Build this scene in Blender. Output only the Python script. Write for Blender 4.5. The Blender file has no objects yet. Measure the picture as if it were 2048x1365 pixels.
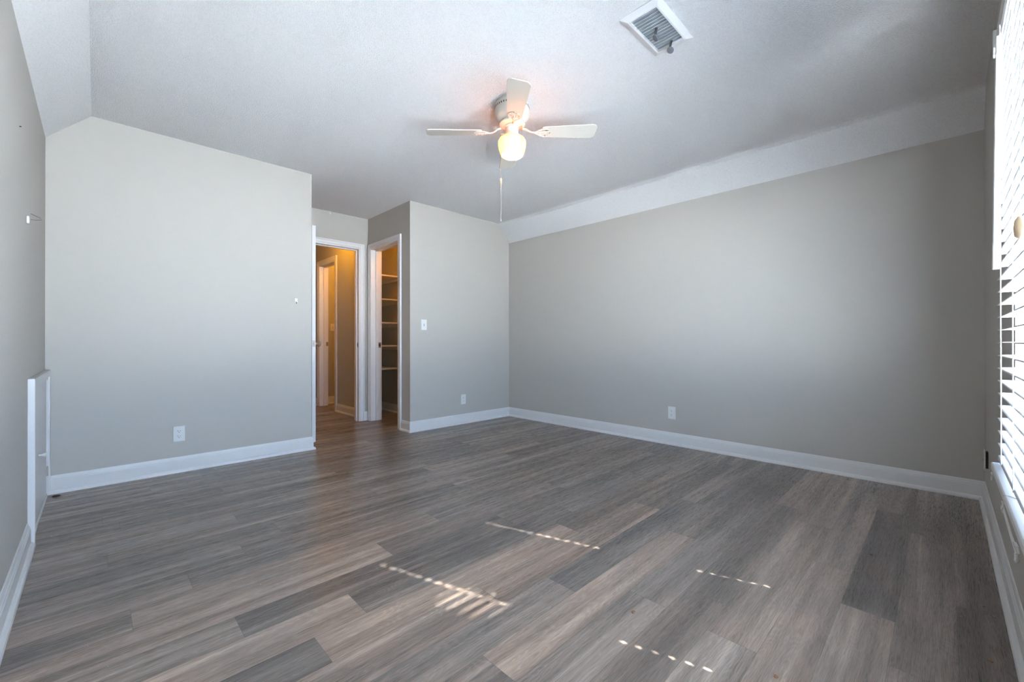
import bpy, bmesh, math, random
from mathutils import Vector, Matrix
random.seed(7)
S = bpy.context.scene
COL = S.collection
PI = math.pi

# ---------------------------------------------------------------- camera
CAM_H = 0.96
F_PX, YAW, PITCH, ROLL = 847.27, math.radians(45.5377), math.radians(0.1214), math.radians(-0.0496)
Fv = Vector((math.cos(YAW)*math.cos(PITCH), math.sin(YAW)*math.cos(PITCH), math.sin(PITCH)))
R0 = Vector((math.sin(YAW), -math.cos(YAW), 0)); U0 = R0.cross(Fv)
Rv = R0*math.cos(ROLL) + U0*math.sin(ROLL); Uv = -R0*math.sin(ROLL) + U0*math.cos(ROLL)
cam_data = bpy.data.cameras.new('camera'); cam = bpy.data.objects.new('camera', cam_data); COL.objects.link(cam)
cam_data.sensor_width = 36; cam_data.lens = F_PX/2048*36; cam_data.clip_start = 0.01
m = Matrix.Identity(4)
for i in range(3):
    m[i][0] = Rv[i]; m[i][1] = Uv[i]; m[i][2] = -Fv[i]
m[2][3] = CAM_H
cam.matrix_world = m
S.camera = cam

# ---------------------------------------------------------------- view, world, sun
S.view_settings.view_transform = 'Standard'; S.view_settings.look = 'None'
S.view_settings.gamma = 1; S.view_settings.use_curve_mapping = False
S.view_settings.exposure = 0.32
S.cycles.use_denoising = True; S.cycles.use_adaptive_sampling = False; S.cycles.use_light_tree = False
S.cycles.max_bounces = 14; S.cycles.diffuse_bounces = 9; S.cycles.glossy_bounces = 4; S.cycles.transparent_max_bounces = 12
S.cycles.sample_clamp_indirect = 8
SKY = 25.5
world = bpy.data.worlds.new('sky'); S.world = world; world.use_nodes = True
nt = world.node_tree; nt.nodes.clear()
wo = nt.nodes.new('ShaderNodeOutputWorld'); bg = nt.nodes.new('ShaderNodeBackground')
tc = nt.nodes.new('ShaderNodeTexCoord'); sx = nt.nodes.new('ShaderNodeSeparateXYZ'); cr = nt.nodes.new('ShaderNodeValToRGB')
mr = nt.nodes.new('ShaderNodeMapRange'); mr.inputs[1].default_value = -0.3; mr.inputs[2].default_value = 0.7
nt.links.new(tc.outputs['Generated'], sx.inputs[0]); nt.links.new(sx.outputs['Z'], mr.inputs[0])
nt.links.new(mr.outputs[0], cr.inputs[0]); nt.links.new(cr.outputs[0], bg.inputs[0]); nt.links.new(bg.outputs[0], wo.inputs[0])
e = cr.color_ramp.elements
e[0].position = 0.24; e[0].color = (1.95, 2.06, 2.26, 1)
e[1].position = 0.36; e[1].color = (0.58, 0.79, 1.12, 1)
x_ = e.new(1.0); x_.color = (0.46, 0.70, 1.15, 1)
bg.inputs[1].default_value = SKY
SLAT_PITCH = 0.0437
sun_d = Vector((-0.33, 1.0, -SLAT_PITCH/0.0462))
sd = bpy.data.lights.new('sun', 'SUN'); sd.energy = 38; sd.angle = math.radians(0.55); sd.color = (1, 0.95, 0.88)
so = bpy.data.objects.new('sun', sd); COL.objects.link(so); so.location = (3, -6, 6)
so.rotation_euler = sun_d.to_track_quat('-Z', 'Y').to_euler()

# ---------------------------------------------------------------- helpers
class MB:
    """collects shapes in one bmesh, then links them as one mesh object"""
    def __init__(self): self.bm = bmesh.new(); self.mi = 0
    def face(self, vs):
        try:
            f = self.bm.faces.new(vs); f.material_index = self.mi; return f
        except ValueError: return None
    def box(self, a, b):
        x0, y0, z0 = [min(p, q) for p, q in zip(a, b)]; x1, y1, z1 = [max(p, q) for p, q in zip(a, b)]
        v = [self.bm.verts.new(c) for c in ((x0,y0,z0),(x1,y0,z0),(x1,y1,z0),(x0,y1,z0),(x0,y0,z1),(x1,y0,z1),(x1,y1,z1),(x0,y1,z1))]
        for q in ((0,3,2,1),(4,5,6,7),(0,1,5,4),(1,2,6,5),(2,3,7,6),(3,0,4,7)): self.face([v[i] for i in q])
        return self
    def prism(self, pts, vec):
        """polygon (3D points) swept by vec"""
        vec = Vector(vec); a = [self.bm.verts.new(p) for p in pts]; b = [self.bm.verts.new(Vector(p)+vec) for p in pts]
        self.face(a[::-1]); self.face(b); n = len(a)
        for i in range(n): self.face([a[i], a[(i+1) % n], b[(i+1) % n], b[i]])
        return self
    def loft(self, rings, closed=True, caps=True):
        R = [[self.bm.verts.new(p) for p in r] for r in rings]; n = len(R[0])
        for i in range(len(R)-1):
            for j in range(n if closed else n-1):
                k = (j+1) % n; self.face([R[i][j], R[i][k], R[i+1][k], R[i+1][j]])
        if caps: self.face(R[0][::-1]); self.face(R[-1])
        return self
    def lathe(self, prof, c=(0,0,0), n=32, axis='Z'):
        c = Vector(c); rings = []
        for r, h in prof:
            r = max(r, 1e-4); ring = []
            for k in range(n):
                t = 2*PI*k/n; p = (r*math.cos(t), r*math.sin(t), h)
                if axis == 'X': p = (h, p[0], p[1])
                if axis == 'Y': p = (p[1], h, p[0])
                ring.append(c+Vector(p))
            rings.append(ring)
        return self.loft(rings)
    def tube(self, pts, r, n=8, flat=1.0):
        pts = [Vector(p) for p in pts]; rings = []; up = Vector((0,0,1))
        for i, p in enumerate(pts):
            t = (pts[min(i+1, len(pts)-1)]-pts[max(i-1, 0)]).normalized()
            s = t.cross(up)
            if s.length < 1e-3: s = t.cross(Vector((1,0,0)))
            s.normalize(); w = s.cross(t).normalized()
            rr = r[i] if isinstance(r, (list, tuple)) else r
            rings.append([p + s*rr*math.cos(2*PI*k/n) + w*rr*flat*math.sin(2*PI*k/n) for k in range(n)])
        return self.loft(rings)
    def build(self, name, mat, parent=None, smooth=False, bevel=0, seg=2, loc=None):
        bmesh.ops.recalc_face_normals(self.bm, faces=self.bm.faces)
        me = bpy.data.meshes.new(name); self.bm.to_mesh(me); self.bm.free()
        for q in (mat if isinstance(mat, (list, tuple)) else [mat]): me.materials.append(q)
        o = bpy.data.objects.new(name, me); COL.objects.link(o)
        if parent: o.parent = parent
        if smooth:
            for p in me.polygons: p.use_smooth = True
            me.set_sharp_from_angle(angle=math.radians(40))
        if bevel:
            b = o.modifiers.new('bevel', 'BEVEL'); b.width = bevel; b.segments = seg; b.limit_method = 'ANGLE'; b.angle_limit = math.radians(40)
        return o
def thing(name, label, cat, loc=(0,0,0), rz=0, group=None):
    o = bpy.data.objects.new(name, None); COL.objects.link(o); o.empty_display_size = 0.05
    o.location = loc; o.rotation_euler = (0,0,rz); return tag(o, label, cat, group)
def tag(o, label, cat, group=None, kind=None):
    o['label'] = label; o['category'] = cat
    if group: o['group'] = group
    if kind: o['kind'] = kind
    return o
def struct(o, label=None, cat=None):
    o['kind'] = 'structure'
    if label: o['label'] = label
    if cat: o['category'] = cat
    return o
def dup(root, loc, rz=None, label=None):
    r = root.copy(); COL.objects.link(r); r.location = loc
    if rz is not None: r.rotation_euler = (0,0,rz)
    if label: r['label'] = label
    for ch in list(root.children):
        c = ch.copy(); COL.objects.link(c); c.parent = r
        for g in list(ch.children):
            d = g.copy(); COL.objects.link(d); d.parent = c
    return r

# ---------------------------------------------------------------- materials
def mat(name, col, rough=0.5, metal=0.0, spec=0.5, emis=None, es=0):
    M = bpy.data.materials.new(name); M.use_nodes = True; b = M.node_tree.nodes['Principled BSDF']
    b.inputs['Base Color'].default_value = (*col, 1); b.inputs['Roughness'].default_value = rough
    b.inputs['Metallic'].default_value = metal; b.inputs['Specular IOR Level'].default_value = spec
    if emis: b.inputs['Emission Color'].default_value = (*emis, 1); b.inputs['Emission Strength'].default_value = es
    return M
def N(M, t, **kw):
    n = M.node_tree.nodes.new(t)
    for k, v in kw.items(): setattr(n, k, v)
    return n
def L(M, a, b): M.node_tree.links.new(a, b)
def noise_bump(M, scale, strength, dist=0.002, detail=3, colvar=0.0):
    b = M.node_tree.nodes['Principled BSDF']; tcn = N(M, 'ShaderNodeTexCoord'); no = N(M, 'ShaderNodeTexNoise')
    no.inputs['Scale'].default_value = scale; no.inputs['Detail'].default_value = detail
    bu = N(M, 'ShaderNodeBump'); bu.inputs['Strength'].default_value = strength; bu.inputs['Distance'].default_value = dist
    L(M, tcn.outputs['Object'], no.inputs['Vector']); L(M, no.outputs['Fac'], bu.inputs['Height']); L(M, bu.outputs[0], b.inputs['Normal'])
    if colvar:
        c = b.inputs['Base Color'].default_value[:3]; r = N(M, 'ShaderNodeValToRGB')
        r.color_ramp.elements[0].position = 0.3; r.color_ramp.elements[1].position = 0.7
        r.color_ramp.elements[0].color = (*[x*(1-colvar) for x in c], 1); r.color_ramp.elements[1].color = (*[min(1, x*(1+colvar)) for x in c], 1)
        L(M, no.outputs['Fac'], r.inputs[0]); L(M, r.outputs[0], b.inputs['Base Color'])
    return M
WALL = noise_bump(mat('wall_paint', (0.530, 0.506, 0.460), 0.55, spec=0.35), 260, 0.12, 0.001)
TRIM = mat('trim_paint', (0.83, 0.83, 0.82), 0.32)
PLASTIC = mat('white_plastic', (0.84, 0.84, 0.82), 0.3)
FANW = mat('fan_white', (0.62, 0.60, 0.53), 0.35)
SHELF = noise_bump(mat('shelf_paint', (0.78, 0.74, 0.64), 0.5), 60, 0.1)
DARK = mat('dark_slot', (0.02, 0.02, 0.02), 0.6)
DUCT = mat('duct_grey', (0.38, 0.41, 0.44), 0.6)
NICKEL = mat('brushed_nickel', (0.55, 0.50, 0.45), 0.28, 1.0)
BRASS = mat('aged_brass', (0.42, 0.33, 0.18), 0.38, 1.0)
LEVER = mat('grey_plastic', (0.17, 0.18, 0.195), 0.4)
LEVERD = mat('black_plastic', (0.035, 0.04, 0.045), 0.4)
SLAT = mat('slat_white', (0.86, 0.86, 0.85), 0.38)
CORD = mat('cord_white', (0.80, 0.80, 0.77), 0.8)
WOOD = mat('tassel_wood', (0.45, 0.33, 0.20), 0.5)
VINYL = mat('vinyl_white', (0.78, 0.79, 0.80), 0.35)
CRUMB = mat('dry_crumb', (0.22, 0.10, 0.04), 0.8)
CRUMBD = mat('dark_crumb', (0.05, 0.04, 0.035), 0.8)
# lit opal glass: gives off the bulb's light, hottest where the bulb sits low in it
GLOBE = mat('opal_glass', (0.40, 0.33, 0.22), 0.15)
def globe_nodes():
    b = GLOBE.node_tree.nodes['Principled BSDF']; t = N(GLOBE, 'ShaderNodeTexCoord'); s = N(GLOBE, 'ShaderNodeSeparateXYZ'); r = N(GLOBE, 'ShaderNodeValToRGB')
    mrn = N(GLOBE, 'ShaderNodeMapRange'); mrn.inputs[1].default_value = 2.12; mrn.inputs[2].default_value = 2.26
    L(GLOBE, t.outputs['Object'], s.inputs[0]); L(GLOBE, s.outputs['Z'], mrn.inputs[0]); L(GLOBE, mrn.outputs[0], r.inputs[0])
    el = r.color_ramp.elements
    el[0].position = 0.0; el[0].color = (2.2, 1.3, 0.70, 1); el[1].position = 1; el[1].color = (3.2, 0.86, 0.10, 1)
    k = el.new(0.16); k.color = (3.2, 0.90, 0.12, 1)
    L(GLOBE, r.outputs[0], b.inputs['Emission Color']); b.inputs['Emission Strength'].default_value = 2.6
globe_nodes()
def popcorn(name, scale, strength, lo=(0.82, 0.82, 0.81), hi=(0.95, 0.95, 0.94)):
    M = mat(name, (0.86, 0.86, 0.85), 0.9, spec=0.1)
    b = M.node_tree.nodes['Principled BSDF']; t = N(M, 'ShaderNodeTexCoord')
    n1 = N(M, 'ShaderNodeTexNoise'); n1.inputs['Scale'].default_value = scale; n1.inputs['Detail'].default_value = 4; n1.inputs['Roughness'].default_value = 0.65
    v = N(M, 'ShaderNodeTexVoronoi'); v.inputs['Scale'].default_value = scale*0.8
    mx = N(M, 'ShaderNodeMath', operation='SUBTRACT'); bu = N(M, 'ShaderNodeBump'); bu.inputs['Strength'].default_value = strength; bu.inputs['Distance'].default_value = 0.006
    L(M, t.outputs['Object'], n1.inputs['Vector']); L(M, t.outputs['Object'], v.inputs['Vector'])
    L(M, n1.outputs['Fac'], mx.inputs[0]); L(M, v.outputs['Distance'], mx.inputs[1]); L(M, mx.outputs[0], bu.inputs['Height']); L(M, bu.outputs[0], b.inputs['Normal'])
    r = N(M, 'ShaderNodeValToRGB'); r.color_ramp.elements[0].position = 0.28; r.color_ramp.elements[1].position = 0.55
    r.color_ramp.elements[0].color = (*lo, 1); r.color_ramp.elements[1].color = (*hi, 1)
    L(M, n1.outputs['Fac'], r.inputs[0]); L(M, r.outputs[0], b.inputs['Base Color'])
    return M
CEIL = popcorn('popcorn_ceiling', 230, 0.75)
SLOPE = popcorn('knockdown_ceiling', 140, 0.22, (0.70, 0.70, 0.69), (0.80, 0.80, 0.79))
def glass():
    M = bpy.data.materials.new('window_glass'); M.use_nodes = True; n = M.node_tree; n.nodes.clear()
    o = n.nodes.new('ShaderNodeOutputMaterial'); a = n.nodes.new('ShaderNodeBsdfTransparent'); g = n.nodes.new('ShaderNodeBsdfGlossy'); x = n.nodes.new('ShaderNodeMixShader')
    g.inputs['Roughness'].default_value = 0.02; x.inputs[0].default_value = 0.06; a.inputs[0].default_value = (0.95, 0.97, 0.97, 1)
    n.links.new(a.outputs[0], x.inputs[1]); n.links.new(g.outputs[0], x.inputs[2]); n.links.new(x.outputs[0], o.inputs[0]); return M
GLASS = glass()
def floor_mat():
    M = mat('grey_oak_vinyl_plank', (0.2, 0.18, 0.17), 0.36, spec=0.42); b = M.node_tree.nodes['Principled BSDF']
    t = N(M, 'ShaderNodeTexCoord'); sd_ = N(M, 'ShaderNodeAttribute', attribute_name='plank_seed'); tn = N(M, 'ShaderNodeAttribute', attribute_name='plank_tone')
    hu = N(M, 'ShaderNodeAttribute', attribute_name='plank_hue'); uv = N(M, 'ShaderNodeUVMap', uv_map='plank')
    cx = N(M, 'ShaderNodeCombineXYZ'); L(M, sd_.outputs['Fac'], cx.inputs[0]); L(M, sd_.outputs['Fac'], cx.inputs[2])
    add = N(M, 'ShaderNodeVectorMath', operation='MULTIPLY_ADD'); add.inputs[1].default_value = (1, 1, 1)
    L(M, t.outputs['Object'], add.inputs[0]); L(M, cx.outputs[0], add.inputs[2])
    def nz(sx_, sy_, scale, det, dist=0.0, rough=0.55):
        mp = N(M, 'ShaderNodeMapping'); mp.inputs['Scale'].default_value = (sx_, sy_, 1); n = N(M, 'ShaderNodeTexNoise')
        n.inputs['Scale'].default_value = scale; n.inputs['Detail'].default_value = det; n.inputs['Distortion'].default_value = dist; n.inputs['Roughness'].default_value = rough
        L(M, add.outputs[0], mp.inputs[0]); L(M, mp.outputs[0], n.inputs['Vector']); return n
    big = nz(0.38, 11.0, 1.6, 4, 0.5)          # broad lengthwise streaks
    mid = nz(1.2, 34.0, 2.0, 5, 0.8, 0.6)     # grain
    fine = nz(5.0, 230.0, 3.0, 3, 0.2, 0.7)   # limed pores
    patch = nz(1.1, 2.2, 2.2, 2)
    def mth(op, a, c, clamp=False):
        n = N(M, 'ShaderNodeMath', operation=op); n.use_clamp = clamp
        for i, q in enumerate((a, c)):
            if hasattr(q, 'default_value'): L(M, q, n.inputs[i])
            else: n.inputs[i].default_value = q
        return n.outputs[0]
    # growth rings: contour lines of a stretched field, strongest in the patches where the board was flat sawn
    mp = N(M, 'ShaderNodeMapping'); mp.inputs['Scale'].default_value = (1.5, 9.0, 1); rn = N(M, 'ShaderNodeTexNoise'); rn.inputs['Scale'].default_value = 1.5; rn.inputs['Detail'].default_value = 2; rn.inputs['Roughness'].default_value = 0.4
    L(M, add.outputs[0], mp.inputs[0]); L(M, mp.outputs[0], rn.inputs['Vector'])
    ring = mth('FRACT', mth('MULTIPLY', rn.outputs['Fac'], 26.0), 0.0)
    ringl = mth('POWER', mth('ABSOLUTE', mth('SUBTRACT', ring, 0.5), 0.0), 2.0)
    v = mth('ADD', mth('MULTIPLY', mth('SUBTRACT', big.outputs['Fac'], 0.5), 1.3), tn.outputs['Fac'])
    v = mth('ADD', v, mth('MULTIPLY', mth('SUBTRACT', mid.outputs['Fac'], 0.5), 0.55))
    v = mth('ADD', v, mth('MULTIPLY', mth('SUBTRACT', patch.outputs['Fac'], 0.5), 0.35))
    v = mth('ADD', v, mth('MULTIPLY', mth('SUBTRACT', fine.outputs['Fac'], 0.5), 0.42))
    v = mth('ADD', v, mth('MULTIPLY', mth('SUBTRACT', ringl, 0.08), 0.42), True)
    cr_ = N(M, 'ShaderNodeValToRGB'); L(M, v, cr_.inputs[0]); el = cr_.color_ramp.elements
    el[0].position = 0.0; el[0].color = (0.084, 0.072, 0.065, 1); el[1].position = 1.0; el[1].color = (0.56, 0.49, 0.425, 1)
    for p_, c_ in ((0.3, (0.147, 0.128, 0.115)), (0.5, (0.230, 0.197, 0.176)), (0.7, (0.338, 0.291, 0.258))):
        q = el.new(p_); q.color = (*c_, 1)
    warm = N(M, 'ShaderNodeMix', data_type='RGBA', blend_type='MULTIPLY'); warm.inputs[7].default_value = (1.13, 0.97, 0.86, 1)
    hf = mth('ADD', mth('MULTIPLY', mth('SUBTRACT', patch.outputs['Fac'], 0.5), 1.2), hu.outputs['Fac'], True)
    L(M, hf, warm.inputs[0]); L(M, cr_.outputs[0], warm.inputs[6])
    # seams
    su = N(M, 'ShaderNodeSeparateXYZ'); L(M, uv.outputs[0], su.inputs[0])
    dv = mth('MULTIPLY', mth('MINIMUM', su.outputs['Y'], mth('SUBTRACT', 1.0, su.outputs['Y'])), 0.149)
    du = mth('MULTIPLY', mth('MINIMUM', su.outputs['X'], mth('SUBTRACT', 1.0, su.outputs['X'])), 1.22)
    ed = mth('LESS_THAN', mth('MINIMUM', dv, du), 0.0009)
    sm = N(M, 'ShaderNodeMix', data_type='RGBA'); L(M, mth('MULTIPLY', ed, 0.55), sm.inputs[0]); L(M, warm.outputs[2], sm.inputs[6]); sm.inputs[7].default_value = (0.05, 0.045, 0.04, 1)
    L(M, sm.outputs[2], b.inputs['Base Color'])
    bu = N(M, 'ShaderNodeBump'); bu.inputs['Strength'].default_value = 0.12; bu.inputs['Distance'].default_value = 0.001; L(M, fine.outputs['Fac'], bu.inputs['Height']); L(M, bu.outputs[0], b.inputs['Normal'])
    rr = mth('ADD', mth('MULTIPLY', fine.outputs['Fac'], 0.12), 0.22); L(M, rr, b.inputs['Roughness'])
    return M
FLOOR = floor_mat()

# ---------------------------------------------------------------- room dimensions
XL, XR, YB, YW, ZC = -0.23, 3.833, 3.963, -0.174, 2.463
ZR, XSR, ZL, XSL = 2.243, 3.655, 2.252, -0.024
XA, XC, YV = 1.376, 2.375, 4.937
TW = 0.12
HALL_END = 7.6
SL_R = [(XSR-0.05, ZC), (XSR-0.02, ZC-0.006), (XSR+0.012, ZC-0.026), (XR, ZR)]   # rounded break of the right slope

# floor: one mesh, one face per plank
def build_floor():
    ys = [-0.326, -0.178, -0.03, 0.118, 0.266, 0.405, 0.555, 0.702, 0.848, 0.991, 1.135, 1.285, 1.434, 1.592, 1.735, 1.897, 2.046, 2.195, 2.345]
    while ys[-1] < HALL_END+0.1: ys.append(ys[-1]+0.149)
    joints = {2: 2.91, 3: 1.95, 4: 2.242, 5: 1.453, 6: 2.868, 8: 2.077, 9: 1.312, 11: 0.506, 12: 0.685, 14: 0.955, 15: 0.088, 16: 0.27, 17: 0.485, 18: 0.67, 22: 0.089}
    # (row, plank counted from the joint: -1 ends at it, 0 starts at it): (tone, hue)
    known = {(2,-1): (0.44,0.2), (2,0): (0.36,0.1), (2,-2): (0.42,0.4), (3,0): (0.24,0.0), (3,-1): (0.56,0.4), (3,1): (0.40,0.3), (4,-1): (0.57,0.5), (4,0): (0.48,0.3), (5,0): (0.56,0.45), (5,-1): (0.56,0.3),
             (5,1): (0.50,0.4), (6,-1): (0.30,0.2), (6,-2): (0.34,0.4), (6,0): (0.52,0.6), (7,0): (0.44,0.2), (7,-1): (0.55,0.7), (8,-1): (0.60,0.7), (8,0): (0.34,0.1), (9,0): (0.28,0.0), (9,-1): (0.42,0.2),
             (10,0): (0.44,0.8), (10,-1): (0.48,0.6), (11,-1): (0.26,0.0), (11,0): (0.50,0.8), (12,-1): (0.54,0.6), (12,0): (0.27,0.0), (13,0): (0.28,0.1), (13,-1): (0.50,0.3), (14,-1): (0.50,0.6), (14,0): (0.34,0.3), (15,0): (0.53,0.5), (15,-1): (0.42,0.3),
             (15,1): (0.36,0.3), (16,-1): (0.46,0.3), (16,0): (0.44,0.2), (17,-1): (0.46,0.2), (17,0): (0.32,0.2), (18,-1): (0.34,0.1), (18,0): (0.46,0.4), (22,-1): (0.50,0.3), (22,0): (0.32,0.1)}
    bm = bmesh.new(); uvl = bm.loops.layers.uv.new('plank'); X0, X1, LEN = -0.34, 4.0, 1.233; data = []
    rnd = random.Random(11)
    for r in range(len(ys)-1):
        j = joints.get(r, rnd.uniform(0, LEN)); k = math.floor((X0-j)/LEN); x = j+k*LEN
        while x < X1:
            a, b_ = max(x, X0), min(x+LEN, X1)
            if b_-a > 1e-4:
                vs = [bm.verts.new(c) for c in ((a,ys[r],0),(b_,ys[r],0),(b_,ys[r+1],0),(a,ys[r+1],0))]
                f = bm.faces.new(vs)
                for l, uvc in zip(f.loops, (((a-x)/LEN,0),((b_-x)/LEN,0),((b_-x)/LEN,1),((a-x)/LEN,1))): l[uvl].uv = uvc
                t = known.get((r, k)) if r in joints or (r, k) in known else None
                if t is None: t = (rnd.uniform(0.31, 0.50), rnd.uniform(0, 0.55))
                data.append((t[0], t[1], rnd.uniform(0, 60)))
            x += LEN; k += 1
    me = bpy.data.meshes.new('floor'); bm.to_mesh(me); bm.free(); me.materials.append(FLOOR)
    for nm, i in (('plank_tone',0),('plank_hue',1),('plank_seed',2)):
        a = me.attributes.new(nm, 'FLOAT', 'FACE')
        for q, d in enumerate(data): a.data[q].value = d[i]
    o = bpy.data.objects.new('floor', me); COL.objects.link(o); struct(o, 'grey-brown oak look vinyl plank floor', 'floor')
build_floor()

# ceiling with its two sloped bands
c = MB()
prof = [(XL-TW, ZL), (XL, ZL), (XSL, ZC)] + SL_R + [(XR+TW, ZR), (XR+TW, 2.65), (XL-TW, 2.65)]
y0, y1 = YW-TW, YB+0.1
A = [c.bm.verts.new((x, y0, z)) for x, z in prof]; B = [c.bm.verts.new((x, y1, z)) for x, z in prof]; n = len(A)
c.face(A); c.face(B[::-1])
for i in range(n):
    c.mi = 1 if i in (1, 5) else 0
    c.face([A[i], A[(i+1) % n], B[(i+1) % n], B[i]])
c.mi = 0
c.box((1.2, y1, ZC), (XR+TW, HALL_END+0.1, 2.65))
struct(c.build('ceiling', [CEIL, SLOPE]), 'white popcorn-textured ceiling with sloped side bands', 'ceiling')

def wall(name, mb, label): return struct(mb.build(name, WALL), label, 'wall')
wall('wall_left', MB().box((XL-TW, YW-TW, 0), (XL, YB+0.1, ZL)), 'low grey side wall with the small access door')
wall('wall_right', MB().box((XR, YW-TW, 0), (XR+TW, YB+0.1, ZR)), 'long greige wall on the right')
wall('wall_back', MB().prism([(x, YB, z) for x, z in ((XL,0),(XA,0),(XA,ZC),(XSL,ZC),(XL,ZL))], (0,0.1,0)), 'grey wall left of the entry recess')
wall('wall_closet_front', MB().prism([(x, YB, z) for x, z in [(XC+TW,0),(XR,0)]+SL_R[::-1]+[(XC+TW,ZC)]], (0,0.1,0)), 'greige wall right of the closet opening')
wall('wall_entry_left', MB().box((XA-0.1, YB+0.1, 0), (XA, HALL_END, ZC)), 'side wall of the entry recess behind the open door')
EX0, EX1, EH = 1.490, 2.255, 2.075
wall('wall_entry_end', MB().box((XA,YV,0),(EX0-0.02,YV+TW,ZC)).box((EX1+0.02,YV,0),(XC,YV+TW,ZC)).box((EX0-0.02,YV,EH+0.02),(EX1+0.02,YV+TW,ZC)), 'wall around the hallway doorway')
CY0, CY1, CH = 4.205, 4.840, 2.075
BY0, BY1, BH = 5.940, 6.495, 2.085
w = MB()
for a, b_ in ((YB, CY0-0.02), (CY1+0.02, BY0-0.02), (BY1+0.02, HALL_END)): w.box((XC, a, 0), (XC+TW, b_, ZC))
w.box((XC, CY0-0.02, CH+0.02), (XC+TW, CY1+0.02, ZC)); w.box((XC, BY0-0.02, BH+0.02), (XC+TW, BY1+0.02, ZC))
wall('wall_closet_side', w, 'wall with the closet opening, running on into the hallway')
XCI = 2.905
wall('wall_closet_back', MB().box((XCI, YB+0.1, 0), (XCI+0.1, 5.85, ZC)), 'wall inside the closet behind the shelves')
wall('wall_closet_end', MB().box((XC+TW, 5.75, 0), (XCI, 5.85, ZC)), 'end wall inside the closet')
wall('wall_hall_end', MB().box((XA-0.1, HALL_END, 0), (XC+TW, HALL_END+0.1, ZC)), 'end wall of the hallway')
wall('wall_bath_end', MB().box((XC+TW, 6.70, 0), (3.5, 6.80, ZC)), 'amber lit wall seen through the far doorway')
wall('wall_bath_side', MB().box((3.5, 5.75, 0), (3.6, 6.80, ZC)).box((XCI+0.1, 5.75, 0), (3.5, 5.85, ZC)), 'side walls of the room beyond the hallway')
WX0, WX1, WZ0, WZ1 = 1.322, 2.275, 0.50, 2.06
w = MB()
VX_0, VX_1 = 0.02, 1.12  # opening cut for the added fill window
w.prism([(x, YW-TW, z) for x, z in ((XL,0),(VX_0,0),(VX_0,ZC),(XSL,ZC),(XL,ZL))], (0,TW,0))
w.box((VX_0,YW-TW,0),(VX_1,YW,WZ0)).box((VX_0,YW-TW,WZ1),(VX_1,YW,ZC)).box((VX_1,YW-TW,0),(WX0,YW,ZC))
w.prism([(x, YW-TW, z) for x, z in [(WX1,0),(XR,0)]+SL_R[::-1]+[(WX1,ZC)]], (0,TW,0))
w.box((WX0,YW-TW,0),(WX1,YW,WZ0)).box((WX0,YW-TW,WZ1),(WX1,YW,ZC))
wall('wall_window', w, 'grey wall with the window at the right edge of the view')

# ---------------------------------------------------------------- baseboards
BPROF = [(0,0),(0.028,0),(0.028,0.006),(0.026,0.014),(0.020,0.021),(0.013,0.024),(0.013,0.082),(0.0105,0.086),(0.0105,0.092),(0.007,0.098),(0.005,0.108),(0.003,0.113),(0,0.114)]
def baseboard(name, runs, label):
    b = MB()
    for (x0,y0),(x1,y1),k0,k1 in runs:
        t = Vector((x1-x0, y1-y0, 0)).normalized(); nrm = Vector((-t.y, t.x, 0))      # room lies to the left of the run
        r0 = [Vector((x0,y0,z)) + nrm*d + t*d*k0 for d, z in BPROF]; r1 = [Vector((x1,y1,z)) + nrm*d - t*d*k1 for d, z in BPROF]
        b.loft([r0, r1])
    return struct(b.build(name, TRIM, smooth=False), label, 'baseboard')
baseboard('baseboard_right', [((XR,YW),(XR,YB),1,1)], 'white baseboard along the long right wall')
baseboard('baseboard_window', [((XL,YW),(XR,YW),1,1)], 'white baseboard under the window')
baseboard('baseboard_back', [((XA,YB),(XL,YB),-1,0), ((XA,YB+0.30),(XA,YB),0,-1)], 'white baseboard of the grey wall left of the entry')
baseboard('baseboard_left', [((XL,2.995),(XL,YW),0,1)], 'white baseboard along the low left wall')
baseboard('baseboard_closet', [((XR,YB),(XC,YB),1,-1), ((XC,YB),(XC,CY0-0.066),-1,0)], 'white baseboard of the wall right of the closet')
baseboard('baseboard_hall', [((XC,YV+TW),(XC,BY0-0.068),0,0), ((XC,BY1+0.108),(XC,HALL_END),0,1)], 'baseboard along the hallway')
baseboard('baseboard_bath', [((XC+TW+0.36,6.70),(XC+TW,6.70),0,0)], 'baseboard in the room beyond the hallway')
baseboard('baseboard_closet_inner', [((XCI,YB+0.1),(XCI,5.75),0,0)], 'baseboard inside the closet')

# ---------------------------------------------------------------- door casings and jambs
def frame_y(mb, y, x0, x1, h, out, wd=0.062, foot=0.0):
    """casing round an opening in a wall facing -Y (out<0) or +Y; two stepped boards per side, mitred look"""
    for a, b_, th in ((0.0, wd*0.30, 0.011), (wd*0.28, wd*0.80, 0.015), (wd*0.78, wd, 0.019)):
        mb.box((x0-b_, y, foot), (x0-a, y+out*th, h+b_)); mb.box((x1+a, y, foot), (x1+b_, y+out*th, h+b_)); mb.box((x0-a, y, h+a), (x1+a, y+out*th, h+b_))
def frame_x(mb, x, y0, y1, h, out, wd=0.062, foot=0.0):
    for a, b_, th in ((0.0, wd*0.30, 0.011), (wd*0.28, wd*0.80, 0.015), (wd*0.78, wd, 0.019)):
        mb.box((x, y0-b_, foot), (x+out*th, y0-a, h+b_)); mb.box((x, y1+a, foot), (x+out*th, y1+b_, h+b_)); mb.box((x, y0-a, h+a), (x+out*th, y1+a, h+b_))
f = MB(); frame_y(f, YV, EX0, EX1, EH, -1, 0.066, 0.004)
f.box((EX0-0.02,YV,0.004),(EX0,YV+TW,EH)).box((EX1,YV,0.004),(EX1+0.02,YV+TW,EH)).box((EX0-0.02,YV,EH),(EX1+0.02,YV+TW,EH+0.02))
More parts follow.
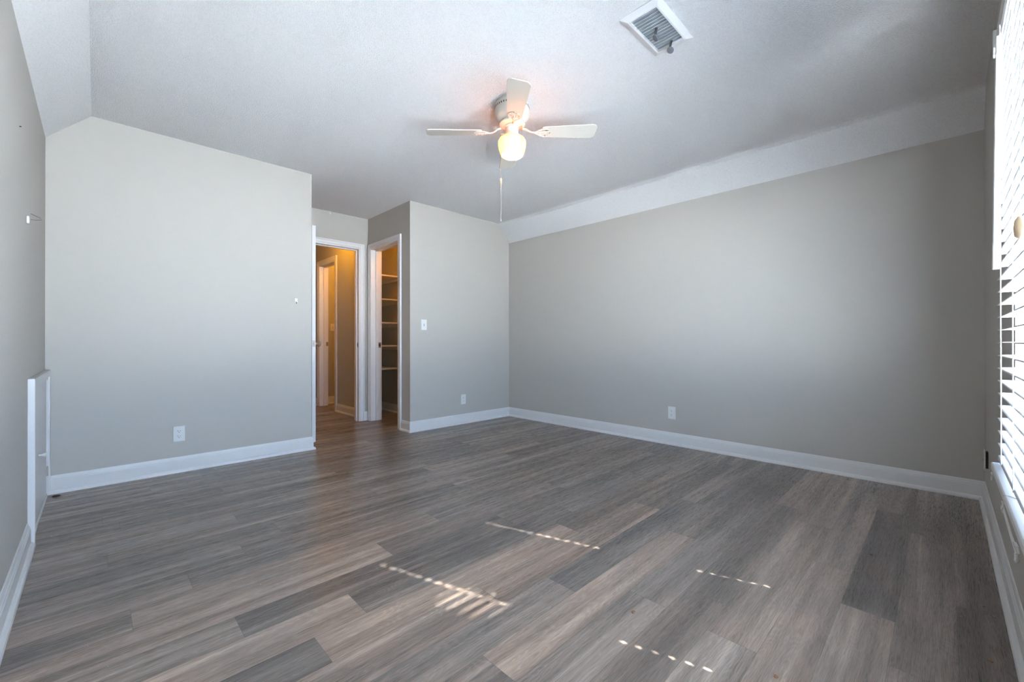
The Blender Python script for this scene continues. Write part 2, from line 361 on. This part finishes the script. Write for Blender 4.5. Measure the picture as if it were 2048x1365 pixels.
f.box((EX0,YV+0.042,0.004),(EX0+0.011,YV+0.075,EH)).box((EX1-0.011,YV+0.042,0.004),(EX1,YV+0.075,EH)).box((EX0,YV+0.042,EH-0.011),(EX1,YV+0.075,EH))
f.box((EX1+0.064,YV-0.012,0.004),(XC,YV,0.115))
t1 = struct(f.build('trim_1', TRIM, bevel=0.0015), 'white casing round the hallway doorway', 'door frame')
s = MB().box((EX1-0.001,YV+0.008,0.895),(EX1-0.0025,YV+0.036,0.955)).build('strike_plate', BRASS, t1)
MB().box((EX1-0.0026,YV+0.014,0.912),(EX1-0.003,YV+0.030,0.938)).build('strike_hole', DARK, s)
f = MB(); frame_x(f, XC, CY0, CY1, CH, -1, 0.066, 0.004); frame_x(f, XC+TW, CY0, CY1, CH, 1, 0.066, 0.004)
f.box((XC,CY0-0.02,0.004),(XC+TW,CY0,CH)).box((XC,CY1,0.004),(XC+TW,CY1+0.02,CH)).box((XC,CY0-0.02,CH),(XC+TW,CY1+0.02,CH+0.02))
f.box((XC+0.05,CY0,0.004),(XC+0.083,CY0+0.011,CH)).box((XC+0.05,CY1-0.011,0.004),(XC+0.083,CY1,CH)).box((XC+0.05,CY0,CH-0.011),(XC+0.083,CY1,CH))
t2 = struct(f.build('trim_2', TRIM, bevel=0.0015), 'white casing round the closet opening', 'door frame')
s = MB().box((XC+0.088,CY1-0.001,0.890),(XC+TW-0.002,CY1-0.003,0.955)).build('strike_plate', BRASS, t2)
MB().box((XC+0.094,CY1-0.003,0.908),(XC+TW-0.010,CY1-0.0035,0.938)).build('strike_hole', DARK, s)
f = MB(); frame_x(f, XC, BY0, BY1, BH, -1, 0.075, 0.004)
f.box((XC,BY0-0.02,0.004),(XC+TW,BY0,BH)).box((XC,BY1,0.004),(XC+TW,BY1+0.02,BH)).box((XC,BY0-0.02,BH),(XC+TW,BY1+0.02,BH+0.02))
f.box((XC+0.05,BY1-0.011,0.004),(XC+0.083,BY1,BH)).box((XC+0.05,BY0,BH-0.011),(XC+0.083,BY1,BH))
t3 = struct(f.build('trim_3', TRIM, bevel=0.0015), 'casing of the far doorway down the hallway', 'door frame')
s = MB().box((XC+0.088,BY1-0.001,0.900),(XC+TW-0.002,BY1-0.003,0.960)).build('strike_plate', BRASS, t3)

# ---------------------------------------------------------------- open entry door
d1 = struct(MB().box((EX0-0.036, YV-0.757, 0.010), (EX0-0.001, YV-0.004, 2.068)).build('door_1', TRIM, bevel=0.002), 'white entry door standing open, seen on its edge', 'door')
yk = YV-0.757+0.065
def knob(sgn):
    x = EX0-0.001 if sgn > 0 else EX0-0.036
    p = [(0.030,0),(0.032,0.003),(0.030,0.008),(0.012,0.011),(0.010,0.030),(0.014,0.036),(0.024,0.042),(0.0275,0.052),(0.026,0.060),(0.019,0.066),(0.0,0.068)]
    return MB().lathe([(r, h*sgn) for r, h in p], (x, yk, 0.945), 28, 'X').build('door_knob', NICKEL, d1, smooth=True)
knob(1); knob(-1)
lp = MB().box((EX0-0.031, YV-0.7578, 0.915), (EX0-0.006, YV-0.7570, 0.975)).build('latch_plate', NICKEL, d1)
MB().prism([(EX0-0.024,YV-0.757,0.936),(EX0-0.012,YV-0.757,0.936),(EX0-0.012,YV-0.757,0.954),(EX0-0.024,YV-0.757,0.954)], (0,-0.009,0)).build('latch_bolt', NICKEL, lp)
for z in (0.25, 1.03, 1.82):
    MB().lathe([(0.006,-0.045),(0.006,0.045)], (EX0+0.003, YV-0.006, z), 12).build('hinge', BRASS, d1, smooth=True)

# ---------------------------------------------------------------- access door in the low left wall
AY0, AY1, AZ = 3.012, YB-0.002, 0.787
d2 = struct(MB().box((XL, AY0+0.055, 0.022), (XL+0.010, AY1-0.062, AZ-0.060)).build('door_2', TRIM, bevel=0.001), 'small white access door low in the left wall corner', 'access door')
f = MB()
for a, b_, th in ((0.0, 0.020, 0.016), (0.018, 0.058, 0.024)):
    f.box((XL, AY0+0.058-b_, 0), (XL+th, AY0+0.058-a, AZ-0.058+b_)); f.box((XL, AY1-0.058+a, 0.028), (XL+th, AY1-0.058+b_, AZ-0.058+b_)); f.box((XL, AY0+0.058-a, AZ-0.058+a), (XL+th, AY1-0.058+a, AZ-0.058+b_))
f.build('casing', TRIM, d2, bevel=0.002)
MB().box((XL, AY0+0.058, 0), (XL+0.014, AY1-0.058, 0.020)).build('threshold', TRIM, d2)
MB().lathe([(0.007,0),(0.006,0.010),(0.012,0.016),(0.014,0.022),(0.010,0.028),(0,0.029)], (XL+0.010, 3.40, 0.352), 16, 'X').build('knob', PLASTIC, d2, smooth=True)
MB().lathe([(0.005,-0.03),(0.005,0.03)], (XL+0.013, AY1-0.061, 0.16), 10).build('hinge', NICKEL, d2, smooth=True)

# ---------------------------------------------------------------- closet shelves
def shelf(z, label, first=None):
    if first: return dup(first, (0,0,z), None, label)
    t = thing('closet_shelf', label, 'shelf', (0,0,z), 0, 'painted shelves in the closet')
    MB().box((XC+TW, 5.115, -0.018), (XCI, 5.75, 0)).build('board', SHELF, t)
    c_ = MB().box((XCI-0.018, 5.135, -0.062), (XCI, 5.75, -0.018)).build('cleat', SHELF, t)
    MB().box((XC+TW, 5.135, -0.062), (XC+TW+0.018, 5.75, -0.018)).build('cleat', SHELF, t)
    MB().box((XC+TW+0.018, 5.732, -0.062), (XCI-0.018, 5.75, -0.018)).build('cleat', SHELF, t)
    return t
s0 = shelf(1.842, 'cream closet shelf, topmost of the five')
shelf(1.530, 'cream closet shelf, second from the top', s0); shelf(1.221, 'cream closet shelf, middle of the five', s0)
shelf(0.918, 'cream closet shelf, fourth from the top', s0); shelf(0.615, 'cream closet shelf, lowest of the five', s0)

# ---------------------------------------------------------------- outlets and switches (local: x along the wall, -y into the room)
def outlet(label, loc, rz, group='white duplex outlets low on the walls'):
    t = thing('wall_outlet', label, 'outlet', loc, rz, group)
    p = MB().box((-0.035,-0.006,-0.057),(0.035,0,0.057)).build('cover_plate', PLASTIC, t, bevel=0.0025)
    MB().lathe([(0.0035,-0.0065),(0.003,-0.0075)], (0,0,0), 10, 'Y').build('screw', PLASTIC, p)
    for zz in (0.0195, -0.0195):
        prof_ = [(0.0172*math.cos(a), max(-0.0135, min(0.0135, 0.0172*math.sin(a)))) for a in [2*PI*k/28 for k in range(28)]]
        r = MB().prism([(x, -0.006, z+zz) for x, z in prof_], (0,-0.0025,0)).build('receptacle', PLASTIC, t)
        q = MB().box((-0.0078,-0.0086,zz-0.001),(-0.0056,-0.0084,zz+0.0085)); q.box((0.0056,-0.0086,zz),(0.0076,-0.0084,zz+0.0075)); q.lathe([(0.0026,-0.0084),(0.0026,-0.0086)], (0,0,zz-0.0075), 10, 'Y')
        q.build('slots', DARK, r)
    return t
o1 = outlet('white outlet low on the grey wall left of the entry', (0.437, YB, 0.282), 0)
dup(o1, (3.084, YB, 0.285), 0, 'white outlet low on the wall right of the closet')
dup(o1, (XR, 1.777, 0.297), -PI/2, 'white outlet low on the long greige right wall')
def switch(label, loc, rz):
    t = thing('light_switch', label, 'switch', loc, rz, 'white toggle switches')
    MB().box((-0.035,-0.006,-0.057),(0.035,0,0.057)).build('cover_plate', PLASTIC, t, bevel=0.0025)
    MB().box((-0.005,-0.0066,-0.012),(0.005,-0.006,0.012)).build('slot', LEVER, t)
    MB().prism([(-0.004,-0.006,-0.006),(0.004,-0.006,-0.006),(0.004,-0.006,0.006),(-0.004,-0.006,0.006)], (0,-0.010,0.006)).build('toggle', PLASTIC, t)
    for zz in (0.030,-0.030): MB().lathe([(0.0032,-0.006),(0.0028,-0.0072)], (0,0,zz), 10, 'Y').build('screw', PLASTIC, t)
    return t
s1 = switch('white toggle switch on the greige wall right of the closet', (2.545, YB, 1.147), 0)
dup(s1, (2.64, 6.70, 1.19), 0, 'amber lit toggle switch seen through the far doorway')
t = thing('cable_wall_plate', 'white cable plate standing off the wall beside the window sill', 'wall plate', (3.585, YW, 0.292), PI)
MB().box((-0.035,-0.016,-0.057),(0.035,-0.011,0.057)).build('cover_plate', PLASTIC, t, bevel=0.002)
MB().box((-0.026,-0.011,-0.045),(0.026,0,0.045)).build('wall_box', DARK, t)
MB().lathe([(0.005,-0.016),(0.005,-0.020),(0.0045,-0.021),(0.0045,-0.036),(0.002,-0.037)], (0,0,0), 12, 'Y').build('cable_connector', NICKEL, t, smooth=True)

# ---------------------------------------------------------------- small hooks left on the walls
t = thing('adhesive_hook', 'tiny white adhesive hook on the grey wall by the entry', 'hook', (1.246, YB, 1.316))
MB().box((-0.011,-0.003,-0.022),(0.011,0,0.026)).build('backing', PLASTIC, t, bevel=0.002)
MB().tube([(0,-0.003,-0.004),(0,-0.010,-0.012),(0,-0.014,-0.018),(0,-0.019,-0.016),(0,-0.020,-0.010)], 0.0035, 8).build('hook', LEVER, t, smooth=True)
t = thing('wire_picture_hook', 'small white hook with bent wire on the low left wall', 'hook', (XL, 2.965, 1.527))
MB().box((0,-0.010,-0.017),(0.009,0.010,0.017)).build('backing', PLASTIC, t, bevel=0.003)
MB().tube([(0.012,0.008,0.004),(0.034,0.030,0.010),(0.044,0.040,0.016),(0.040,0.034,0.022),(0.012,0.010,0.032)], 0.0010, 6).build('wire', LEVERD, t)
tag(MB().tube([(XL,2.70,1.862),(XL+0.006,2.70,1.863)], 0.0022, 8).build('nail', LEVERD), 'dark nail high in the low left wall', 'nail')
t = thing('ceiling_hook', 'tiny white hook at the entry recess ceiling', 'hook', (1.908, YV-0.02, ZC))
MB().lathe([(0.006,0),(0.005,-0.004),(0.0022,-0.006),(0.0022,-0.018)], (0,0,0), 10).build('base', PLASTIC, t)
MB().tube([(0.009*math.sin(a),0,-0.026+0.009*math.cos(a)) for a in [k*0.45 for k in range(11)]], 0.0024, 7).build('hook', PLASTIC, t, smooth=True)
# ---------------------------------------------------------------- ceiling vent
VX0, VX1, VY0, VY1 = 1.738, 2.097, 0.860, 1.057
IX0, IX1, IY0, IY1 = 1.778, 2.062, 0.893, 1.024
t = thing('ceiling_vent', 'white rectangular ceiling register with grey damper levers', 'air vent', (0,0,0))
f = MB()
def ringq(a, za, b_, zb):
    A_ = [(a[0],a[2],za),(a[1],a[2],za),(a[1],a[3],za),(a[0],a[3],za)]; B_ = [(b_[0],b_[2],zb),(b_[1],b_[2],zb),(b_[1],b_[3],zb),(b_[0],b_[3],zb)]
    return A_, B_
r_ = [((VX0,VX1,VY0,VY1), ZC), ((VX0,VX1,VY0,VY1), ZC-0.004), ((IX0-0.008,IX1+0.008,IY0-0.008,IY1+0.008), ZC-0.013), ((IX0,IX1,IY0,IY1), ZC-0.013), ((IX0,IX1,IY0,IY1), ZC-0.001)]
f.loft([[(a[0],a[2],z),(a[1],a[2],z),(a[1],a[3],z),(a[0],a[3],z)] for a, z in r_], True, False)
f.build('frame', PLASTIC, t)
MB().box((IX0,IY0,ZC-0.0015),(IX1,IY1,ZC-0.0005)).build('duct', DUCT, t)
f = MB(); nl = 14
for k in range(nl):
    x = IX0 + (k+0.5)*(IX1-IX0)/nl; s_ = -1
    f.prism([(x-0.006*s_,IY0,ZC-0.003),(x-0.005*s_,IY0,ZC-0.003),(x+0.006*s_,IY0,ZC-0.013),(x+0.005*s_,IY0,ZC-0.0135)], (0,IY1-IY0,0))
f.build('louvers', PLASTIC, t)
for lx, ly, tilt in ((1.917, 0.968, 0.5), (2.050, 0.957, 0.15)):
    lv = MB().tube([(lx-0.018,ly-0.016,ZC-0.010),(lx-0.008,ly-0.007,ZC-0.020),(lx+0.002,ly+0.002,ZC-0.034)], 0.0058, 8).build('damper_lever', LEVERD, t, smooth=True)
    M_ = Matrix.Translation((lx+0.004,ly,ZC-0.040)) @ Matrix.Rotation(tilt,4,'X') @ Matrix.Rotation(0.5,4,'Y')
    q = MB(); q.lathe([(0.0,-0.005),(0.012,-0.005),(0.0165,-0.002),(0.0165,0.003),(0.010,0.006),(0,0.006)], (0,0,0), 24)
    for v in q.bm.verts: v.co = M_ @ v.co
    q.build('lever_disc', LEVER, lv, smooth=True)

# ---------------------------------------------------------------- ceiling fan
FX, FY = 1.870, 1.903
fan = thing('ceiling_fan', 'white four-blade ceiling fan with a lit opal glass globe', 'ceiling fan', (FX, FY, 0))
hs = MB().lathe([(0.101,ZC),(0.105,ZC-0.004),(0.105,ZC-0.018),(0.109,ZC-0.022),(0.109,ZC-0.072),(0.105,ZC-0.088),(0.094,ZC-0.103),(0.080,ZC-0.113),(0.074,ZC-0.120),(0.0,ZC-0.120)], n=56).build('motor_housing', FANW, fan, smooth=True)
q = MB()
for k in range(40):
    a = 2*PI*k/40; c_, s_ = math.cos(a), math.sin(a); M_ = Matrix(((c_,-s_,0,0),(s_,c_,0,0),(0,0,1,0),(0,0,0,1))); n0 = len(q.bm.verts)
    q.box((0.107,-0.003,ZC-0.042),(0.1096,0.003,ZC-0.031)); q.bm.verts.ensure_lookup_table()
    for v in q.bm.verts[n0:]: v.co = M_ @ v.co
q.build('vent_slots', DARK, hs)
ZF = ZC-0.120
MB().lathe([(0.0,ZF),(0.078,ZF),(0.081,ZF-0.005),(0.081,ZF-0.014),(0.076,ZF-0.019),(0.050,ZF-0.024),(0.0,ZF-0.024)], n=48).build('flywheel', FANW, fan, smooth=True)
MB().lathe([(0.0,ZF-0.022),(0.046,ZF-0.024),(0.046,ZF-0.030),(0.041,ZF-0.034),(0.041,ZF-0.072),(0.047,ZF-0.078),(0.047,ZF-0.094),(0.0,ZF-0.094)], n=40).build('light_fitter', FANW, fan, smooth=True)
GZ = 2.253
MB().lathe([(0.045,GZ),(0.049,GZ-0.003),(0.066,GZ-0.008),(0.080,GZ-0.018),(0.087,GZ-0.032),(0.087,GZ-0.052),(0.082,GZ-0.080),(0.073,GZ-0.106),(0.068,GZ-0.118),(0.060,GZ-0.124),(0.040,GZ-0.126),(0.0,GZ-0.126)], n=48).build('lamp_globe', GLOBE, fan, smooth=True)
fw = Vector((math.cos(YAW), math.sin(YAW), 0)); rt = Vector((math.sin(YAW), -math.cos(YAW), 0))
BZ = 2.283
near = (-fw + rt*0.07).normalized(); a0 = math.atan2(near.y, near.x)
def blade_mesh():
    q = MB(); outline = [(0.190,-0.040),(0.200,-0.046),(0.36,-0.056),(0.505,-0.0635),(0.522,-0.058),(0.535,-0.042),(0.535,0.042),(0.522,0.058),(0.505,0.0635),(0.36,0.056),(0.200,0.046),(0.190,0.040)]
    q.prism([(x, y, -0.003) for x, y in outline], (0,0,0.006)); return q
def iron_mesh():
    q = MB()
    q.tube([(0.070,0,0.022),(0.090,0,0.018),(0.108,0,0.004),(0.125,0,-0.004),(0.150,0,-0.006)], [0.010,0.009,0.0075,0.007,0.007], 10, 0.6)
    for s_ in (1,-1):
        q.tube([(0.140,0,-0.006),(0.158,0.012*s_,-0.006),(0.180,0.030*s_,-0.006),(0.205,0.036*s_,-0.006),(0.222,0.030*s_,-0.006)], 0.0048, 8, 0.7)
        q.tube([(0.205+0.014*math.cos(a),s_*(0.022+0.012*math.sin(a)),-0.006) for a in [k*0.6 for k in range(11)]], 0.0036, 7, 0.7)
        q.tube([(0.178+0.010*math.cos(a),s_*(0.013+0.008*math.sin(a)),-0.006) for a in [k*0.6 for k in range(11)]], 0.0034, 7, 0.7)
        q.tube([(0.222,0.030*s_,-0.006),(0.232,0.016*s_,-0.006),(0.224,0.006*s_,-0.006),(0.212,0.0,-0.006)], 0.0042, 8, 0.7)
    q.tube([(0.150,0,-0.006),(0.185,0,-0.006),(0.240,0,-0.006)], 0.0042, 8, 0.7)
    return q
b0 = i0 = w0 = None
for k in range(4):
    rot = (math.radians(-11), 0, 0); droop = Matrix.Rotation(math.radians((0, -2.6, 0.6, 2.0)[k]), 3, 'Y')
    if k == 0:
        i0 = iron_mesh().build('blade_iron', FANW, fan, smooth=True); b0 = blade_mesh().build('blade', FANW, fan, bevel=0.0012)
        w0 = [MB().lathe([(0.005,-0.0102),(0.004,-0.0125),(0,-0.013)], (sx_,sy_,0.003), 10).build('screw', BRASS, i0) for sx_, sy_ in ((0.212,0.027),(0.212,-0.027),(0.238,0.0))]
        io, bo = i0, b0
    else:
        io = i0.copy(); COL.objects.link(io); io.parent = fan; bo = b0.copy(); COL.objects.link(bo); bo.parent = fan
        for w_ in w0:
            c_ = w_.copy(); COL.objects.link(c_); c_.parent = io
    for o in (io, bo):
        o.rotation_mode = 'QUATERNION'; o.location = (0,0,BZ)
        o.rotation_quaternion = (Matrix.Rotation(a0+k*PI/2,3,'Z') @ droop @ Matrix.Rotation(rot[0],3,'X')).to_quaternion()
    io.rotation_quaternion = (Matrix.Rotation(a0+k*PI/2,3,'Z') @ droop @ Matrix.Rotation(rot[0]*0.8,3,'X')).to_quaternion()
def chain(dx, z0, z1):
    q = MB(); p = rt*dx[0] + fw*dx[1]; z = z0
    q.tube([(p.x*0.62,p.y*0.62,z0+0.003),(p.x,p.y,z0)], 0.0016, 6)
    while z > z1: q.lathe([(0.0003,-0.0016),(0.0016,0),(0.0003,0.0016)], (p.x,p.y,z), 6); z -= 0.0036
    q.tube([(p.x,p.y,z0),(p.x,p.y,z1)], 0.0007, 5)
    return q.build('pull_chain', BRASS, fan), p
pc, p = chain((-0.070,-0.02), 2.262, 1.985)
MB().lathe([(0.002,1.985),(0.007,1.980),(0.0085,1.968),(0.006,1.956),(0.003,1.945),(0.0015,1.925)], (p.x,p.y,0), 16).build('pull_knob', WOOD, pc, smooth=True)
st = MB().tube([(p.x,p.y,1.93),(p.x+0.001,p.y,1.80),(p.x-0.001,p.y,1.722)], 0.0009, 6); st.lathe([(0.001,1.728),(0.003,1.722),(0.002,1.714)], (p.x,p.y,0), 8); st.build('pull_string', CORD, pc)
chain((0.060,-0.075), 2.285, 2.135)

# ---------------------------------------------------------------- window
wnd = thing('window_1', 'bright white framed window behind the blind', 'window', (0,0,0)); wnd['kind'] = 'structure'
f = MB(); ya, yb = YW-TW+0.005, YW-0.075
for a, b_ in (((WX0,ya,WZ0),(WX0+0.045,yb,WZ1)), ((WX1-0.045,ya,WZ0),(WX1,yb,WZ1)), ((WX0+0.045,ya,WZ0),(WX1-0.045,yb,WZ0+0.05)), ((WX0+0.045,ya,WZ1-0.05),(WX1-0.045,yb,WZ1))): f.box(a, b_)
f.build('frame', VINYL, wnd, bevel=0.002)
f = MB(); zm = 1.27
for z0, z1, y in ((WZ0+0.05, zm+0.02, yb-0.018), (zm-0.02, WZ1-0.05, yb-0.040)):
    x0, x1 = WX0+0.045, WX1-0.045
    f.box((x0,y-0.02,z0),(x0+0.035,y,z1)).box((x1-0.035,y-0.02,z0),(x1,y,z1)).box((x0+0.035,y-0.02,z0),(x1-0.035,y,z0+0.04)).box((x0+0.035,y-0.02,z1-0.04),(x1-0.035,y,z1))
f.build('sash', VINYL, wnd, bevel=0.0015)
for z0, z1, y in ((WZ0+0.09, zm-0.02, yb-0.029), (zm+0.02, WZ1-0.09, yb-0.051)):
    MB().box((WX0+0.08,y-0.002,z0),(WX1-0.08,y+0.002,z1)).build('pane', GLASS, wnd)
f = MB().prism([(WX0-0.03, y, z) for y, z in ((YW-0.07,0.527),(-0.121,0.527),(-0.118,0.523),(-0.118,0.505),(-0.121,0.5005),(YW-0.07,0.5005))], (WX1-WX0+0.055,0,0))
f.build('window_sill', TRIM, wnd, bevel=0.002)

# window added unseen behind the camera to fill the room with light; a pale shade is half drawn, the slats below it are turned up towards the ceiling
w2 = thing('fill_window', 'added unseen fill light window behind the camera, its pale shade half drawn over upturned slats', 'window', (0,0,0)); w2['kind'] = 'structure'
f = MB()
for a, b_ in (((VX_0,ya,WZ0),(VX_0+0.045,yb,WZ1)), ((VX_1-0.045,ya,WZ0),(VX_1,yb,WZ1)), ((VX_0+0.045,ya,WZ0),(VX_1-0.045,yb,WZ0+0.05)), ((VX_0+0.045,ya,WZ1-0.05),(VX_1-0.045,yb,WZ1))): f.box(a, b_)
f.build('frame', VINYL, w2, bevel=0.002)
MB().box((VX_0+0.045,ya+0.010,WZ0+0.05),(VX_1-0.045,ya+0.014,WZ1-0.05)).build('pane', GLASS, w2)
def shade_mat():
    M = bpy.data.materials.new('fill_shade_fabric'); M.use_nodes = True; n = M.node_tree; n.nodes.clear()
    o = n.nodes.new('ShaderNodeOutputMaterial'); a = n.nodes.new('ShaderNodeBsdfTranslucent'); g = n.nodes.new('ShaderNodeBsdfDiffuse'); x = n.nodes.new('ShaderNodeMixShader')
    a.inputs[0].default_value = (0.90, 0.90, 0.89, 1); g.inputs[0].default_value = (0.85, 0.85, 0.83, 1); x.inputs[0].default_value = 0.25
    n.links.new(a.outputs[0], x.inputs[1]); n.links.new(g.outputs[0], x.inputs[2]); n.links.new(x.outputs[0], o.inputs[0]); return M
rs = MB().box((VX_0+0.004,YW-0.0585,1.13),(VX_1-0.004,YW-0.0580,WZ1-0.06)).build('fill_shade', shade_mat(), w2)  # added with the fill window, spreads daylight over the walls
MB().box((VX_0+0.004,YW-0.062,1.118),(VX_1-0.004,YW-0.056,1.134)).build('fill_shade_hem', VINYL, rs)
f = MB(); z = WZ0+0.05; th = math.radians(28)
while z < 1.12:
    dy, dz = 0.024*math.cos(th), 0.024*math.sin(th); y = YW-0.030
    f.prism([(VX_0+0.006,y-dy,z-dz-0.0013),(VX_0+0.006,y+dy,z+dz-0.0013),(VX_0+0.006,y+dy,z+dz+0.0013),(VX_0+0.006,y-dy,z-dz+0.0013)], (VX_1-VX_0-0.012,0,0)); z += SLAT_PITCH
f.build('slats', SLAT, w2)  # added slats, tilted to throw fill light onto the ceiling
MB().box((VX_0+0.004,YW-0.054,WZ1-0.055),(VX_1-0.004,YW-0.006,WZ1-0.003)).build('headrail', SLAT, w2, bevel=0.003)

# ---------------------------------------------------------------- blind
bl = thing('window_blind', 'white horizontal slat blind hanging in the window at right', 'blind', (0,0,0))
BX0, BX1, BYF, BYB = 1.325, 2.240, -0.131, -0.179
BYM = (BYF+BYB)/2
MB().box((BX0,BYB,1.985),(BX1,BYF,2.045)).build('headrail', SLAT, bl, bevel=0.003)
MB().box((BX1,YW-0.004,1.955),(BX1+0.012,BYF+0.008,2.05)).build('bracket', PLASTIC, bl, bevel=0.002)
MB().box((BX0,BYB,0.548),(BX1,BYF,0.566)).build('bottom_rail', SLAT, bl, bevel=0.004)
def slats():
    bm = bmesh.new(); holes = (1.49, 2.09); z = 0.606; i = 0; rnd = random.Random(4)
    xs = sorted(set([BX0, BX1] + [round(BX0+0.0905*k, 4) for k in range(1,10)] + [h+d for h in holes for d in (-0.20,-0.13,-0.08,-0.04,-0.009,-0.004,0.004,0.009,0.04,0.08,0.13) if BX0 < h+d < BX1]))
    ys_ = [-0.024,-0.017,-0.010,0.010,0.017,0.024]
    while z < 1.975:
        base = math.radians(rnd.uniform(-0.5, 1.5)); amp = 0
        if 1.16 < z < 1.40: amp = math.radians(rnd.choice((5.0, 11.0, 15.0, 18.0)))
        open_ = (0.54 < z < 0.84) or (1.16 < z < 1.76)
        grid = []
        for x in xs:
            th = base + amp*math.exp(-((x-1.44)/0.11)**2) + 0.35*amp*math.exp(-((x-2.12)/0.10)**2)
            row = []
            for y in ys_:
                crown = 0.0016*(1-(y/0.024)**2)
                row.append(bm.verts.new((x, BYM + y*math.cos(th) + crown*math.sin(th), z - y*math.sin(th) + crown*math.cos(th))))
            grid.append(row)
        for a in range(len(xs)-1):
            for b_ in range(len(ys_)-1):
                if open_ and b_ == 2 and any(abs((xs[a]+xs[a+1])/2-h) < (0.003 if z < 0.9 else 0.0085) for h in holes): continue
                f_ = bm.faces.new([grid[a][b_], grid[a+1][b_], grid[a+1][b_+1], grid[a][b_+1]]); f_.smooth = True
        z += SLAT_PITCH; i += 1
    me = bpy.data.meshes.new('slats'); bm.to_mesh(me); bm.free(); me.materials.append(SLAT)
    o = bpy.data.objects.new('slats', me); COL.objects.link(o); o.parent = bl
    so_ = o.modifiers.new('thickness', 'SOLIDIFY'); so_.thickness = 0.0030; so_.offset = 0
slats()
for x in (1.49, 1.75, 2.09):
    MB().tube([(x,BYF+0.0015,1.99),(x,BYF+0.0015,0.556)], 0.0014, 6).tube([(x,BYB-0.0015,1.99),(x,BYB-0.0015,0.556)], 0.0014, 6).build('ladder_cord', CORD, bl)
wd = MB().tube([(2.045,-0.1252,1.93),(2.045,-0.121,1.60),(2.045,-0.1165,1.195)], 0.0075, 8).build('tilt_wand', PLASTIC, bl, smooth=True)
MB().tube([(2.045,-0.1175,1.275),(2.045,-0.1164,1.190)], 0.0082, 8).build('wand_grip', PLASTIC, wd, smooth=True)
lc = MB().tube([(1.50,-0.126,1.99),(1.497,-0.123,1.60),(1.50,-0.122,1.24)], 0.0013, 6).build('lift_cord', CORD, bl)
MB().lathe([(0.003,1.245),(0.008,1.236),(0.0095,1.218),(0.008,1.200),(0.003,1.195)], (1.50,-0.1215,0), 16).build('tassel', WOOD, lc, smooth=True)
q = MB()
def squiggle(cx, cz, r, n, ph=0):
    return [(cx + r*1.8*math.cos(ph+k*0.7)*(0.7+0.3*math.sin(k)), -0.115+0.0015*math.sin(k*1.3), cz + r*math.sin(ph+k*0.7)) for k in range(n)]
q.tube(squiggle(2.19, 0.497, 0.014, 9, 1), 0.0016, 6)
q.build('cord_loop', CORD, bl, smooth=True); q = MB()
q.tube(squiggle(1.82, 0.490, 0.016, 13, 2), 0.0016, 6)
q.tube([(1.86,-0.1165,0.500),(1.75,-0.116,0.494),(1.62,-0.115,0.488),(1.50,-0.1145,0.490)], 0.0018, 6)
q.tube([(1.82,-0.1155,0.494),(1.70,-0.115,0.486),(1.60,-0.1145,0.481),(1.48,-0.114,0.480)], 0.0018, 6)
q.tube([(1.83,-0.1165,0.525),(1.815,-0.130,0.5285),(1.80,-0.140,0.5285)], 0.0016, 6)
q.tube(squiggle(1.50, 0.478, 0.020, 17, 0), 0.0022, 6)
q.build('cord_tail', CORD, bl, smooth=True)

# ---------------------------------------------------------------- crumbs on the floor
places = [((1.359,0.772), 'orange-brown crumb on the light plank, left of the others', CRUMB, 1.0), ((3.407,0.726), 'dark speck on the floor near the right wall', CRUMBD, 0.8),
          ((2.485,0.231), 'dark speck on the dark plank', CRUMBD, 0.7), ((2.152,-0.039), 'brown crumb on the floor before the window, left of the pair', CRUMB, 0.8),
          ((2.290,-0.100), 'dark crumb before the window baseboard, farthest of three', CRUMBD, 0.7), ((2.235,-0.120), 'brown crumb nearest the window baseboard', CRUMB, 0.7),
          ((1.912,-0.097), 'reddish crumb at the lower right corner of the floor', CRUMB, 1.0), ((1.389,0.338), 'reddish crumb at the bottom edge of the view', CRUMB, 1.0),
          ((-0.175,3.865), 'dark broken bit at the foot of the access door', CRUMBD, 2.6)]
for (x, y), lab, mt, sc in places:
    rnd = random.Random(int(x*1000)+int(y*77)); q = MB()
    bmesh.ops.create_icosphere(q.bm, subdivisions=2, radius=0.0055*sc)
    for v in q.bm.verts:
        v.co *= rnd.uniform(0.65, 1.2); v.co.z = max(-0.0018*sc, v.co.z*0.45); v.co.x *= 1.4
    for v in q.bm.verts: v.co += Vector((x, y, 0.0019*sc))
    tag(q.build('floor_crumb', mt), lab, 'crumb', 'crumbs on the plank floor')

# ---------------------------------------------------------------- lamps of the rooms beyond
def lamp(name, loc, watts, col, r=0.06):
    l = bpy.data.lights.new(name, 'POINT'); l.energy = watts; l.color = col; l.shadow_soft_size = r
    o = bpy.data.objects.new(name, l); COL.objects.link(o); o.location = loc
lamp('hall_lamp', (2.02, 5.50, 2.37), 9.0, (1.0, 0.42, 0.02))
lamp('bath_lamp', (2.95, 6.15, 2.25), 9, (1.0, 0.43, 0.05))
lamp('closet_lamp', (2.70, 4.55, 2.34), 7, (1.0, 0.38, 0.015))
